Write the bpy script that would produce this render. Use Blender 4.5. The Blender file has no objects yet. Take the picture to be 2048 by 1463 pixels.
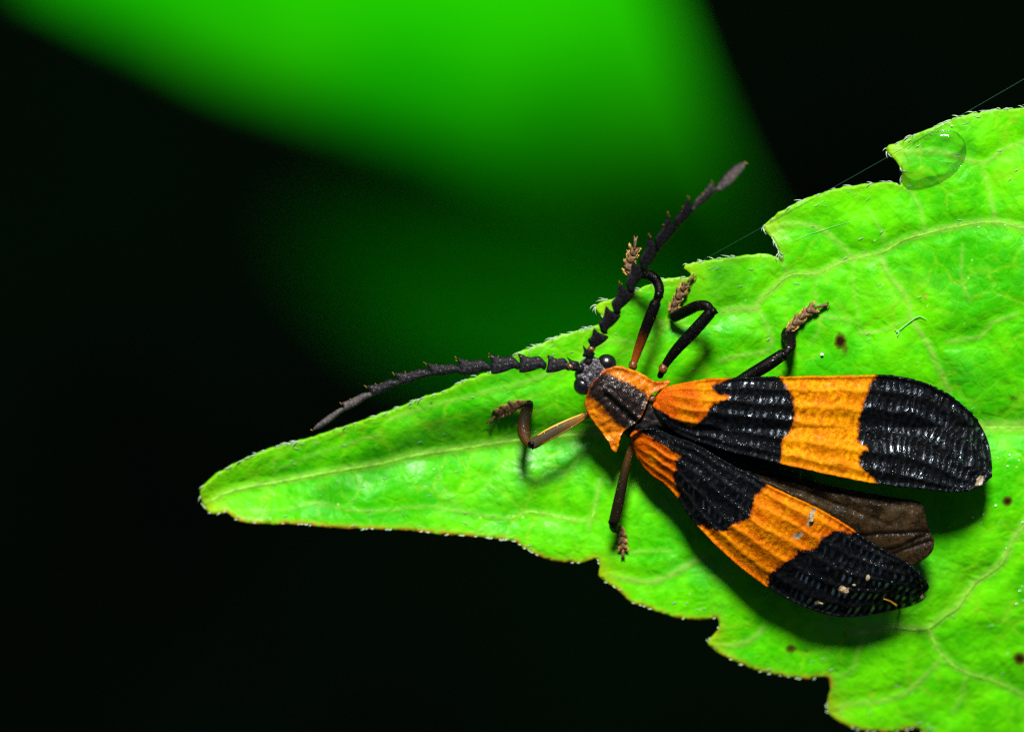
import bpy, math, random
import numpy as np
from mathutils import Vector
from mathutils.geometry import delaunay_2d_cdt

random.seed(7)
RNG = np.random.RandomState(7)
S = bpy.context.scene
COL = S.collection
R = math.radians

# ------------------------------------------------------------------ camera, sky, sun, exposure
# 1 Blender unit = 1.5 mm (the beetle's wing cases are about 10 mm long)
S.unit_settings.system = 'METRIC'
S.unit_settings.scale_length = 0.0015
D = 180.0                                # camera height above the leaf (27 cm, a macro lens)
FOCUS_Z = 1.0
cd = bpy.data.cameras.new('camera')
cam = bpy.data.objects.new('camera', cd)
COL.objects.link(cam)
cam.location = (0, 0, D)
cd.sensor_width = 36.0
cd.lens = 36.0 * D / 20.48
cd.clip_start = 1.0
cd.clip_end = 6000.0
cd.dof.use_dof = True
cd.dof.focus_distance = D - FOCUS_Z
cd.dof.aperture_fstop = cd.lens * 1e-3 / 6.4     # pupil 6.4 units wide, about f/10
cd.dof.aperture_blades = 0
S.camera = cam

SUN_EL = 50.0
world = bpy.data.worlds.new('World')
S.world = world
world.use_nodes = True
wn = world.node_tree.nodes
wl = world.node_tree.links
sky = wn.new('ShaderNodeTexSky')
sky.sky_type = 'NISHITA'
sky.sun_disc = False
sky.sun_elevation = R(SUN_EL)
sky.sun_rotation = 0.0
bg = wn.get('Background') or wn.new('ShaderNodeBackground')
out = wn.get('World Output') or wn.new('ShaderNodeOutputWorld')
wl.new(sky.outputs[0], bg.inputs[0])
wl.new(bg.outputs[0], out.inputs[0])
bg.inputs[1].default_value = 0.018

sd = bpy.data.lights.new('sun', 'SUN')
sd.energy = 5.0
sd.angle = R(13)
sd.color = (1.0, 0.965, 0.91)
sun = bpy.data.objects.new('sun', sd)
COL.objects.link(sun)
sun.rotation_euler = (-R(90 - SUN_EL), 0, 0)      # light travels down and towards -Y
sun.location = (0, 60, 80)

S.render.engine = 'CYCLES'
S.view_settings.view_transform = 'Standard'
S.view_settings.look = 'None'
S.view_settings.exposure = 1.55
S.view_settings.gamma = 1.0
S.view_settings.use_curve_mapping = False
S.cycles.use_denoising = False
S.cycles.use_adaptive_sampling = False
S.cycles.max_bounces = 8
S.cycles.transparent_max_bounces = 8
S.cycles.sample_clamp_indirect = 6.0
S.cycles.filter_width = 1.3

# ------------------------------------------------------------------ helpers: geometry
def up(px, py, z):
    """photo pixel + height -> world point"""
    k = (D - z) / D / 100.0
    return ((px - 1024.0) * k, (731.5 - py) * k, z)

def up_arr(P, z):
    k = (D - z) / D / 100.0
    return np.stack([(P[:, 0] - 1024.0) * k, (731.5 - P[:, 1]) * k, z], 1)

class Waves:
    """smooth band-limited noise, about -1..1"""
    def __init__(self, size, n=14, seed=0):
        r = np.random.RandomState(seed)
        a = r.uniform(0, 2 * np.pi, n)
        f = 2 * np.pi / (size * r.uniform(0.7, 1.6, n))
        self.k = np.stack([np.cos(a) * f, np.sin(a) * f], 1)
        self.ph = r.uniform(0, 2 * np.pi, n)
        self.n = n
    def __call__(self, P):
        return np.sin(P @ self.k.T + self.ph).sum(1) / math.sqrt(self.n) * 0.8

def catmull(pts, step, closed=False):
    pts = [np.array(p, float) for p in pts]
    n = len(pts)
    res = []
    rng = range(n if closed else n - 1)
    for i in rng:
        if closed:
            p0, p1, p2, p3 = pts[(i - 1) % n], pts[i], pts[(i + 1) % n], pts[(i + 2) % n]
        else:
            p1, p2 = pts[i], pts[i + 1]
            p0 = pts[i - 1] if i > 0 else 2 * p1 - p2
            p3 = pts[i + 2] if i + 2 < n else 2 * p2 - p1
        L = np.linalg.norm(p2 - p1)
        if L < 1e-6:
            continue
        # tangents limited to the shorter neighbour, so corners do not overshoot
        def tan(a, b, c):
            l1 = np.linalg.norm(b - a) + 1e-9; l2 = np.linalg.norm(c - b) + 1e-9
            t = (b - a) / l1 + (c - b) / l2
            return t * 0.5
        m1 = tan(p0, p1, p2) * L
        m2 = tan(p1, p2, p3) * L
        k = max(1, int(round(L / step)))
        for j in range(k):
            t = j / k
            h00 = 2*t**3 - 3*t**2 + 1; h10 = t**3 - 2*t**2 + t
            h01 = -2*t**3 + 3*t**2; h11 = t**3 - t**2
            res.append(h00 * p1 + h10 * m1 + h01 * p2 + h11 * m2)
    if not closed:
        res.append(pts[-1])
    return np.array(res)

def seg_dist(P, line, closed=False):
    A = np.asarray(line, float)
    B = np.roll(A, -1, 0) if closed else A[1:]
    if not closed:
        A = A[:-1]
    out = np.full(len(P), 1e9)
    for a, b in zip(A, B):
        d = b - a
        L2 = float(d @ d) + 1e-12
        t = np.clip(((P - a) @ d) / L2, 0, 1)
        q = P - (a + t[:, None] * d)
        out = np.minimum(out, np.einsum('ij,ij->i', q, q))
    return np.sqrt(out)

def inside(P, poly):
    poly = np.asarray(poly, float)
    x, y = P[:, 0], P[:, 1]
    res = np.zeros(len(P), bool)
    j = len(poly) - 1
    for i in range(len(poly)):
        xi, yi = poly[i]; xj, yj = poly[j]
        if yi != yj:
            c = ((yi > y) != (yj > y)) & (x < (xj - xi) * (y - yi) / (yj - yi) + xi)
            res ^= c
        j = i
    return res

def sdf(P, poly):
    d = seg_dist(P, poly, True)
    return np.where(inside(P, poly), d, -d)

def hexgrid(x0, y0, x1, y1, s, jit=0.12):
    ys = np.arange(y0, y1, s * 0.866)
    rows = []
    for i, y in enumerate(ys):
        xs = np.arange(x0 + (s / 2 if i % 2 else 0), x1, s)
        rows.append(np.stack([xs, np.full_like(xs, y)], 1))
    G = np.concatenate(rows)
    return G + RNG.uniform(-jit * s, jit * s, G.shape)

def triangulate(outline, step, extra=None, grid=None):
    """outline: closed px polyline (already resampled). returns 2D verts, tris, boundary flag"""
    ol = np.asarray(outline, float)
    if grid is None:
        mn, mx = ol.min(0), ol.max(0)
        grid = hexgrid(mn[0], mn[1], mx[0], mx[1], step)
    ok = inside(grid, ol)
    grid = grid[ok]
    grid = grid[seg_dist(grid, ol, True) > step * 0.55]
    V = np.concatenate([ol, grid])
    n = len(ol)
    edges = [(i, (i + 1) % n) for i in range(n)]
    v, e, f, ov, oe, of = delaunay_2d_cdt([Vector(p) for p in V], edges, [list(range(n))], 1, 1e-4)
    v2 = np.array([(p.x, p.y) for p in v])
    tris = [t for t in f if len(t) == 3]
    return v2, tris

def mk(name, verts, faces, mat, parent=None, origin=None, smooth=True, attrs=None):
    verts = np.asarray(verts, float)
    if origin is None:
        c = verts.mean(0); origin = (c[0], c[1], verts[:, 2].min())
    origin = np.array(origin, float)
    me = bpy.data.meshes.new(name)
    me.from_pydata((verts - origin).tolist(), [], [list(f) for f in faces])
    if smooth:
        me.polygons.foreach_set('use_smooth', [True] * len(me.polygons))
    if attrs:
        for k, a in attrs.items():
            at = me.attributes.new(k, 'FLOAT', 'POINT')
            at.data.foreach_set('value', np.asarray(a, np.float32))
    me.materials.append(mat)
    me.update()
    o = bpy.data.objects.new(name, me)
    COL.objects.link(o)
    place(o, origin, parent)
    return o

WORLD = {}
def place(o, origin, parent=None):
    WORLD[o.name] = np.array(origin, float)
    if parent is not None:
        o.parent = parent
        o.location = Vector(WORLD[o.name] - WORLD[parent.name])
    else:
        o.location = Vector(origin)

def empty(name, origin):
    o = bpy.data.objects.new(name, None)
    o.empty_display_size = 0.3
    COL.objects.link(o)
    place(o, origin)
    return o

def tag(o, label=None, cat=None, group=None, kind=None):
    if label: o['label'] = label
    if cat: o['category'] = cat
    if group: o['group'] = group
    if kind: o['kind'] = kind
    return o

def sheet(name, outline, step, zf, mat, parent=None, attrs=None, thick=0.05, grid=None, resample=None, closed_smooth=True):
    ol = catmull(outline, resample or step, True) if closed_smooth else np.asarray(outline, float)
    v2, tris = triangulate(ol, step, grid=grid)
    z = zf(v2)
    V = up_arr(v2, z)
    A = {k: f(v2) for k, f in (attrs or {}).items()}
    # keep faces looking at the camera
    t0 = tris[0]
    a, b, c = V[t0[0]], V[t0[1]], V[t0[2]]
    if np.cross(b - a, c - a)[2] < 0:
        tris = [tuple(reversed(t)) for t in tris]
    o = mk(name, V, tris, mat, parent, attrs=A)
    if thick:
        m = o.modifiers.new('thickness', 'SOLIDIFY')
        m.thickness = thick; m.offset = -1
    return o

def pillow(outline, z0, zslope, thick, step, bulge=0.5):
    """closed puffy body filling an outline (px): returns verts, faces"""
    ol = catmull(outline, step, True)
    v2, tris = triangulate(ol, step)
    d = seg_dist(v2, ol, True)
    w = d.max() + 1e-6
    prof = np.sqrt(np.clip(1 - (1 - np.clip(d / (w * bulge), 0, 1)) ** 2, 0, 1))
    zc = z0(v2) if callable(z0) else np.full(len(v2), z0) + zslope
    top = up_arr(v2, zc + prof * thick)
    bot = up_arr(v2, zc - prof * thick * 0.8)
    nb = d < 1e-3
    idx = np.where(nb, np.arange(len(v2)), np.arange(len(v2)) + len(v2))
    V = np.concatenate([top, bot])
    t0 = tris[0]
    a, b, c = top[t0[0]], top[t0[1]], top[t0[2]]
    if np.cross(b - a, c - a)[2] < 0:
        tris = [tuple(reversed(t)) for t in tris]
    F = list(tris) + [tuple(int(idx[i]) for i in reversed(t)) for t in tris]
    used = sorted({i for f in F for i in f})
    rm = {u: k for k, u in enumerate(used)}
    return V[used], [tuple(rm[i] for i in f) for f in F]

def tube(pts, radii, n=10, flat=1.0, cap=True):
    """tapered round tube through 3D points with rounded ends"""
    pts = np.asarray(pts, float); radii = np.asarray(radii, float)
    if cap:
        d0 = pts[0] - pts[1]; d0 /= np.linalg.norm(d0) + 1e-9
        d1 = pts[-1] - pts[-2]; d1 /= np.linalg.norm(d1) + 1e-9
        r0, r1 = radii[0], radii[-1]
        pts = np.concatenate([[pts[0] + d0 * r0 * .8, pts[0] + d0 * r0 * .5], pts, [pts[-1] + d1 * r1 * .5, pts[-1] + d1 * r1 * .8]])
        radii = np.concatenate([[r0 * .15, r0 * .75], radii, [r1 * .75, r1 * .15]])
    V, F = [], []
    m = len(pts)
    for i in range(m):
        t = pts[min(i + 1, m - 1)] - pts[max(i - 1, 0)]
        t /= np.linalg.norm(t) + 1e-9
        ref = np.array([0, 0, 1.0]) if abs(t[2]) < 0.95 else np.array([0, 1.0, 0])
        u = np.cross(ref, t); u /= np.linalg.norm(u) + 1e-9
        w = np.cross(t, u)
        for j in range(n):
            a = 2 * math.pi * j / n
            V.append(pts[i] + radii[i] * (math.cos(a) * u + flat * math.sin(a) * w))
    for i in range(m - 1):
        for j in range(n):
            a, b = i * n + j, i * n + (j + 1) % n
            F.append((a, b, b + n, a + n))
    F.append(tuple(reversed(range(n))))
    F.append(tuple(range((m - 1) * n, m * n)))
    return np.array(V), F

def smooth3(pts, k=6):
    return catmull([np.array(p, float) for p in pts], 1e9 if k <= 1 else max(np.linalg.norm(np.diff(np.array(pts, float), axis=0), axis=1).min() / k, 1e-4))

def sweep(px_pts, widths, heights, n=12, k=5, flat=1.0, cap=True):
    """tube through photo pixels: widths in px (diameter), heights = world z"""
    Q = np.array([(p[0], p[1], w, h * 100) for p, w, h in zip(px_pts, widths, heights)], float)
    L = np.linalg.norm(np.diff(Q[:, :2], axis=0), axis=1)
    Qs = catmull(Q, max(L.mean() / k, 1.5), False)
    V3 = up_arr(Qs[:, :2], Qs[:, 3] / 100)
    return tube(V3, np.maximum(Qs[:, 2], 0.6) / 200.0, n, flat, cap)

class Bag:
    def __init__(self): self.V, self.F = [], []
    def add(self, VF):
        V, F = VF; o = len(self.V)
        self.V += [tuple(v) for v in V]; self.F += [tuple(i + o for i in f) for f in F]

def ellipsoid(c, r, nu=28, nv=18, axis=None):
    V, F = [], []
    for i in range(nv + 1):
        th = math.pi * i / nv
        for j in range(nu):
            ph = 2 * math.pi * j / nu
            V.append((c[0] + r[0] * math.sin(th) * math.cos(ph), c[1] + r[1] * math.sin(th) * math.sin(ph), c[2] + r[2] * math.cos(th)))
    for i in range(nv):
        for j in range(nu):
            a = i * nu + j; b = i * nu + (j + 1) % nu
            F.append((a, a + nu, b + nu, b))
    return np.array(V), F

# ------------------------------------------------------------------ helpers: materials
class Mat:
    def __init__(self, name):
        self.m = bpy.data.materials.new(name)
        self.m.use_nodes = True
        self.t = self.m.node_tree
        self.n, self.l = self.t.nodes, self.t.links
        self.p = self.n.get('Principled BSDF')
        self.o = self.n.get('Material Output')
        self.co = self.n.new('ShaderNodeTexCoord').outputs['Object']
    def link(self, a, b): self.l.new(a, b)
    def set(self, **k):
        names = dict(rough='Roughness', spec='Specular IOR Level', trans='Transmission Weight', ior='IOR', sss='Subsurface Weight',
                     sssr='Subsurface Radius', ssss='Subsurface Scale', metal='Metallic', alpha='Alpha', coat='Coat Weight', coatr='Coat Roughness',
                     sheen='Sheen Weight', color='Base Color')
        for a, v in k.items():
            i = self.p.inputs[names[a]]
            if hasattr(v, 'is_output'):
                self.link(v, i)
            else:
                i.default_value = (*v, 1) if a == 'color' else v
        return self
    def attr(self, name):
        a = self.n.new('ShaderNodeAttribute'); a.attribute_name = name
        return a.outputs['Fac']
    def noise(self, scale, detail=4, rough=0.55, dist=0.0, co=None, out='Fac'):
        a = self.n.new('ShaderNodeTexNoise')
        a.inputs['Scale'].default_value = scale; a.inputs['Detail'].default_value = detail
        a.inputs['Roughness'].default_value = rough; a.inputs['Distortion'].default_value = dist
        self.link(co or self.co, a.inputs['Vector'])
        return a.outputs[out]
    def voro(self, scale, feature='DISTANCE_TO_EDGE', co=None, rnd=1.0):
        a = self.n.new('ShaderNodeTexVoronoi'); a.feature = feature
        a.inputs['Scale'].default_value = scale; a.inputs['Randomness'].default_value = rnd
        self.link(co or self.co, a.inputs['Vector'])
        return a.outputs['Distance']
    def math(self, op, a, b=None, c=None, clamp=False):
        x = self.n.new('ShaderNodeMath'); x.operation = op; x.use_clamp = clamp
        for i, v in enumerate((a, b, c)):
            if v is None: continue
            if hasattr(v, 'is_output'): self.link(v, x.inputs[i])
            else: x.inputs[i].default_value = v
        return x.outputs[0]
    def ramp(self, f, a, b, lo=0.0, hi=1.0):
        x = self.n.new('ShaderNodeMapRange'); x.interpolation_type = 'SMOOTHSTEP'
        self.link(f, x.inputs[0])
        for i, v in zip((1, 2, 3, 4), (a, b, lo, hi)): x.inputs[i].default_value = v
        return x.outputs[0]
    def mix(self, f, a, b):
        x = self.n.new('ShaderNodeMix'); x.data_type = 'RGBA'
        if hasattr(f, 'is_output'): self.link(f, x.inputs[0])
        else: x.inputs[0].default_value = f
        for i, v in ((6, a), (7, b)):
            if hasattr(v, 'is_output'): self.link(v, x.inputs[i])
            else: x.inputs[i].default_value = (*v, 1)
        return x.outputs[2]
    def vadd(self, a, b, s):
        x = self.n.new('ShaderNodeVectorMath'); x.operation = 'MULTIPLY_ADD'
        self.link(b, x.inputs[0]); x.inputs[1].default_value = (s, s, s); self.link(a, x.inputs[2])
        return x.outputs[0]
    def bump(self, h, dist, strength=1.0, normal=None):
        b = self.n.new('ShaderNodeBump')
        b.inputs['Strength'].default_value = strength; b.inputs['Distance'].default_value = dist
        self.link(h, b.inputs['Height'])
        if normal is not None: self.link(normal, b.inputs['Normal'])
        self.link(b.outputs[0], self.p.inputs['Normal'])
        return b.outputs[0]

def plain(name, color, rough=0.5, spec=0.4, grain=0.0, gscale=20.0, var=0.25):
    M = Mat(name)
    n = M.noise(gscale * 0.5, 5, 0.6)
    dark = tuple(c * (1 - var) for c in color); lite = tuple(min(1, c * (1 + var)) for c in color)
    M.set(color=M.mix(M.ramp(n, 0.3, 0.7), dark, lite), rough=rough, spec=spec)
    if grain:
        M.bump(M.noise(gscale, 3, 0.6), grain)
    return M

def leaf_material(name, dark, lite, scale=1.0, detail=True):
    M = Mat(name)
    wob = M.noise(1.6 * scale, 3, 0.5, out='Color')
    cw = M.vadd(M.co, wob, 0.5 / scale)
    big = M.noise(0.45 * scale, 4, 0.55)
    mid = M.noise(2.6 * scale, 5, 0.6)
    f = M.math('ADD', M.math('MULTIPLY', big, 0.62), M.math('MULTIPLY', mid, 0.38))
    col = M.mix(M.ramp(f, 0.38, 0.62), dark, lite)
    if not detail:
        M.set(color=col, rough=1.0, spec=0.0)
    else:
        cells = M.voro(1.15 * scale, co=cw)
        fine = M.voro(3.2 * scale, co=cw)
        v1 = M.ramp(cells, 0.0, 0.065, 1.0, 0.0)
        v2 = M.ramp(fine, 0.0, 0.07, 1.0, 0.0)
        patch = M.ramp(M.noise(0.8, 3), 0.42, 0.62)
        col = M.mix(M.math('MULTIPLY', v2, 0.22), col, (0.085, 0.31, 0.003))
        col = M.mix(M.math('MULTIPLY', M.math('MULTIPLY', v1, patch), 0.42), col, (0.13, 0.30, 0.006))
        vein = M.attr('vein')
        brk = M.ramp(M.noise(6, 4, 0.7), 0.30, 0.62)
        vm = M.math('MULTIPLY', vein, M.math('ADD', M.math('MULTIPLY', brk, 0.55), 0.4))
        col = M.mix(vm, col, (0.15, 0.27, 0.035))
        edge = M.attr('edge')
        col = M.mix(M.math('MULTIPLY', edge, 0.75), col, (0.095, 0.26, 0.004))
        brown = M.math('MULTIPLY', M.attr('brown'), M.ramp(M.noise(5, 4, 0.65), 0.36, 0.56))
        col = M.mix(brown, col, (0.21, 0.055, 0.006))
        tipc = M.attr('tooth')
        col = M.mix(M.math('MULTIPLY', tipc, 0.8), col, (0.13, 0.27, 0.002))
        # pinpoint pale flecks and yellowish freckles
        fl = M.ramp(M.voro(2.6, 'F1'), 0.03, 0.085, 1.0, 0.0)
        col = M.mix(M.math('MULTIPLY', fl, M.ramp(M.noise(1.3, 2), 0.45, 0.6)), col, (0.24, 0.36, 0.10))
        fr = M.ramp(M.voro(1.3, 'F1'), 0.05, 0.16, 1.0, 0.0)
        col = M.mix(M.math('MULTIPLY', fr, M.ramp(M.noise(0.9, 2), 0.46, 0.64, 0, 0.5)), col, (0.14, 0.16, 0.01))
        spot = M.attr('spot')
        sp = M.math('ADD', spot, M.math('MULTIPLY', M.math('SUBTRACT', M.noise(7, 4, 0.7), 0.5), 0.5))
        col = M.mix(M.ramp(sp, 0.16, 0.42), col, (0.035, 0.06, 0.002))
        col = M.mix(M.ramp(sp, 0.42, 0.72), col, (0.012, 0.005, 0.001))
        M.set(color=col, rough=M.ramp(M.noise(4, 4, 0.6), 0.3, 0.7, 0.34, 0.5), spec=M.ramp(M.noise(0.7, 3), .48, .68, .05, .24))
        h = M.math('ADD', M.math('MULTIPLY', M.ramp(fine, 0, 0.3), 0.17), M.math('MULTIPLY', M.ramp(cells, 0, 0.2), 0.22))
        h = M.math('ADD', h, M.math('MULTIPLY', M.noise(3.2, 5, 0.55), 1.0))
        M.bump(h, 0.050, 0.8)
    tr = M.n.new('ShaderNodeBsdfTranslucent')
    M.link(col, tr.inputs[0])
    mx = M.n.new('ShaderNodeMixShader'); mx.inputs[0].default_value = 0.15
    M.link(M.p.outputs[0], mx.inputs[1]); M.link(tr.outputs[0], mx.inputs[2])
    M.link(mx.outputs[0], M.o.inputs[0])
    return M.m

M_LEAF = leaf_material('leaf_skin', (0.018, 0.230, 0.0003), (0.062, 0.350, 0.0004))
M_BACK = leaf_material('far_leaf_skin', (0.0008, 0.145, 0.0001), (0.008, 0.20, 0.0001), 0.12, False)
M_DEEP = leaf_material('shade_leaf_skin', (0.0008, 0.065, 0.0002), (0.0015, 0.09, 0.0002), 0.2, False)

# ------------------------------------------------------------------ the setting: ground
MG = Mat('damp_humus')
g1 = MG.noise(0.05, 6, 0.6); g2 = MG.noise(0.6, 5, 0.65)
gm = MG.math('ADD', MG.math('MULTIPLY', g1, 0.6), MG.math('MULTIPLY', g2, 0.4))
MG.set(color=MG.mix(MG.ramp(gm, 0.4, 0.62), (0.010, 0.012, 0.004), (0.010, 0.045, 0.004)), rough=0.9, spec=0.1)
MG.bump(g2, 1.5)
GZ = -190.0
gv, gf = [], []
NG = 60
for i in range(NG + 1):
    for j in range(NG + 1):
        a = (i / NG * 2 - 1); b = (j / NG * 2 - 1)
        x = math.copysign(abs(a) ** 2.2, a) * 2500; y = math.copysign(abs(b) ** 2.2, b) * 2500
        gv.append((x, y, GZ + 4 * math.sin(x * 0.045 + 1) * math.cos(y * 0.038) + 2 * math.sin(x * 0.13 + y * 0.11)))
for i in range(NG):
    for j in range(NG):
        a = i * (NG + 1) + j
        gf.append((a, a + NG + 1, a + NG + 2, a + 1))
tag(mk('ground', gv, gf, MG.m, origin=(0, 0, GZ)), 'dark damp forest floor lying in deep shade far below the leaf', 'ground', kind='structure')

# ------------------------------------------------------------------ the leaf the beetle stands on
MIDRIB = [(412, 1006), (440, 990), (480, 976), (560, 962), (640, 946), (700, 936), (760, 926), (820, 911), (900, 899), (981, 886), (1034, 879), (1150, 868),
          (1300, 862), (1500, 858), (1750, 855), (1980, 853), (2060, 852), (2400, 850), (2900, 850), (3450, 852)]
UPPER = [(402, 992), (404, 977), (418, 962), (440, 945), (470, 928), (505, 911), (545, 896), (600, 881), (629, 873), (653, 865), (717, 844), (790, 818), (858, 791),
         (893, 780), (922, 764), (960, 750), (990, 738), (1012, 722), (1041, 702), (1065, 694), (1088, 685), (1107, 675), (1134, 667), (1167, 659), (1190, 652), (1208, 641),
         (1203, 630), (1195, 624), (1191, 613), (1207, 602), (1225, 598), (1250, 585), (1285, 575), (1311, 563), (1330, 557), (1352, 555), (1372, 555), (1382, 549),
         (1374, 542), (1368, 536), (1371, 530), (1385, 526), (1410, 521), (1458, 515), (1503, 509), (1537, 508), (1554, 515), (1557, 503), (1553, 491), (1546, 477), (1531, 462),
         (1527, 455), (1537, 443), (1551, 431), (1577, 415), (1604, 401), (1637, 388), (1673, 377), (1709, 371), (1757, 366), (1785, 364), (1800, 370), (1803, 355), (1802, 340), (1795, 326),
         (1788, 317), (1775, 305), (1772, 299), (1779, 291), (1798, 284), (1828, 270), (1863, 256), (1886, 246), (1921, 233), (1956, 225), (2002, 218), (2048, 216),
         (2110, 214), (2150, 222), (2155, 180), (2135, 150), (2200, 120), (2320, 110), (2440, 120), (2480, 150), (2500, 130), (2640, 170), (2800, 260), (2960, 380), (3120, 540), (3280, 700), (3400, 800), (3450, 835)]
LOWER = [(405, 1010), (424, 1027), (436, 1026), (453, 1024), (464, 1031), (473, 1039), (531, 1046), (600, 1048), (668, 1055), (746, 1058), (819, 1060), (868, 1066), (930, 1071), (1000, 1078),
         (1035, 1084), (1046, 1094), (1069, 1107), (1096, 1120), (1135, 1124), (1165, 1125), (1194, 1117), (1199, 1128), (1198, 1140), (1197, 1150), (1209, 1161), (1234, 1178), (1261, 1203),
         (1296, 1215), (1332, 1229), (1369, 1237), (1406, 1240), (1434, 1237), (1437, 1252), (1430, 1267), (1416, 1283), (1431, 1300), (1468, 1321), (1514, 1340), (1574, 1353),
         (1621, 1357), (1656, 1353), (1661, 1370), (1659, 1390), (1655, 1420), (1669, 1436), (1694, 1451), (1730, 1461), (1785, 1464), (1840, 1458), (1848, 1475), (1845, 1510), (1880, 1550),
         (1980, 1585), (2080, 1590), (2095, 1630), (2100, 1660), (2200, 1690), (2340, 1690), (2480, 1640), (2500, 1660), (2700, 1580), (2900, 1430), (3100, 1240), (3300, 1020), (3420, 900), (3450, 868)]
VEINS = [  # (polyline, width px, strength)
    ([(2120, 470), (2048, 456), (1988, 443), (1898, 455), (1851, 466), (1805, 480), (1757, 507), (1709, 515), (1673, 527), (1637, 546), (1580, 549), (1546, 577), (1517, 604), (1515, 616), (1482, 616), (1446, 623)], 9, 1.0),
    ([(1517, 620), (1534, 651), (1544, 687), (1535, 700), (1494, 709), (1461, 714), (1439, 722)], 6, .7),
    ([(1575, 545), (1563, 520)], 6, .6),
    ([(1535, 456), (1553, 453), (1589, 448), (1637, 455), (1668, 477), (1702, 510)], 7, .7),
    ([(1764, 514), (1771, 537), (1787, 560), (1815, 598), (1822, 632), (1842, 667), (1858, 691), (1875, 732), (1887, 754), (1899, 782)], 7, .8),
    ([(1720, 665), (1753, 663), (1782, 653), (1818, 638)], 5, .8),
    ([(1894, 684), (1935, 677), (1966, 670), (1980, 648), (2011, 636), (2035, 628)], 5, .8),
    ([(1925, 490), (1925, 567), (1940, 600)], 5, .5),
    ([(1928, 317), (1963, 326), (1979, 321), (2002, 303), (2060, 280)], 6, .8),
    ([(1963, 326), (1974, 361), (1981, 391), (1991, 440)], 6, .7),
    ([(1814, 373), (1835, 403), (1847, 447), (1849, 465)], 5, .6),
    ([(1735, 417), (1751, 442), (1767, 470), (1770, 500)], 5, .5),
    ([(1780, 298), (1820, 302), (1880, 304), (1928, 317)], 7, .7),
    ([(780, 838), (860, 812), (943, 791), (981, 780), (1034, 768), (1098, 747), (1160, 720), (1194, 692), (1231, 680), (1262, 683)], 6, .6),
    ([(1303, 650), (1336, 642), (1370, 640)], 6, .6),
    ([(1637, 548), (1630, 580), (1636, 610)], 4, .5), ([(1709, 515), (1706, 560), (1712, 600), (1720, 665)], 4, .5),
    ([(1640, 632), (1672, 636), (1705, 640)], 4, .7), ([(1640, 632), (1638, 660), (1620, 690)], 4, .5),
    ([(560, 935), (620, 912), (690, 888), (760, 868)], 5, .45),
    ([(1015, 1037), (1057, 1022), (1111, 1032), (1158, 1039), (1182, 1038), (1190, 1012), (1200, 960)], 6, .75),
    ([(1180, 1040), (1176, 1058)], 5, .6),
    ([(1200, 1149), (1246, 1155), (1296, 1163), (1333, 1153), (1369, 1133), (1410, 1110)], 8, .8),
    ([(1259, 1103), (1340, 1101)], 5, .5),
    ([(1420, 1284), (1438, 1290), (1504, 1277), (1527, 1254)], 7, .7),
    ([(1700, 1264), (1729, 1261), (1780, 1253), (1856, 1254), (1894, 1226), (1907, 1220), (1948, 1166), (2003, 1125), (2022, 1087), (2048, 1048), (2110, 980)], 10, .9),
    ([(1856, 1254), (1881, 1305), (1932, 1343), (1985, 1359), (2048, 1390), (2140, 1450)], 8, .8),
    ([(1875, 1325), (1811, 1384), (1748, 1403), (1701, 1406), (1660, 1420)], 8, .7),
    ([(1726, 1268), (1716, 1302), (1704, 1340), (1672, 1352)], 6, .5),
    ([(1932, 1343), (1925, 1387), (1906, 1422)], 6, .5),
    ([(480, 1022), (560, 1020), (640, 1005), (690, 1018), (770, 1020), (850, 1012), (920, 1022), (1015, 1037)], 5, .55),
    ([(560, 962), (545, 935), (560, 905)], 4, .35), ([(700, 936), (720, 975), (690, 1018)], 4, .4), ([(900, 899), (880, 950), (920, 1022)], 4, .35),
]
OUT = np.array(UPPER + LOWER[::-1], float)
VL = [(catmull(p, 12.0), w, s) for p, w, s in VEINS]
MR = catmull(MIDRIB, 20.0)
_und = Waves(420, 10, 3); _und2 = Waves(120, 14, 5)
MRX, MRY = MR[:, 0], MR[:, 1]

def leaf_base(P):
    y = (731.5 - P[:, 1]) / 100.0
    d = (np.interp(P[:, 0], MRX, MRY) - P[:, 1]) / 100.0       # above the midrib: positive
    a = np.abs(d)
    z = 0.10 * y
    z += np.where(d > 0, 0.46, 0.36) * (1 - np.exp(-a / np.where(d > 0, 0.95, 1.1)))
    z -= np.where(d < 0, 0.05 * np.clip(a - 1.6, 0, None) ** 1.7, 0.012 * np.clip(a - 3.0, 0, None) ** 2)
    z -= 0.02 * np.clip((900 - P[:, 0]) / 100.0, 0, None) ** 1.5
    z -= 0.022 * np.clip((P[:, 0] - 1450) / 100, 0, 8) * np.clip((P[:, 1] - 900) / 100, 0, 7)
    z += 0.05 * _und(P) + 0.025 * _und2(P)
    return z

def vein_fields(P):
    near = np.zeros(len(P)); dip = np.zeros(len(P))
    for line, w, s in VL:
        mn, mx = line.min(0) - 90, line.max(0) + 90
        k = np.where((P[:, 0] > mn[0]) & (P[:, 0] < mx[0]) & (P[:, 1] > mn[1]) & (P[:, 1] < mx[1]))[0]
        if not len(k): continue
        d = seg_dist(P[k], line)
        near[k] = np.maximum(near[k], s * np.exp(-(d / (w * 0.72)) ** 2))
        dip[k] = np.maximum(dip[k], s * np.exp(-(d / 26.0) ** 2))
    d = seg_dist(P, MR)
    wid = np.interp(P[:, 0], [400, 900, 3400], [6.5, 7.5, 18])
    mrib = np.exp(-(d / wid) ** 2)
    return np.maximum(near, mrib), dip, mrib

def leaf_z(P):
    near, dip, mrib = vein_fields(P)
    d = seg_dist(P, MR)
    z = leaf_base(P) - 0.085 * dip - 0.05 * np.exp(-(d / 30) ** 2) + 0.035 * near * 0.6 + 0.03 * mrib
    return z

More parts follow.
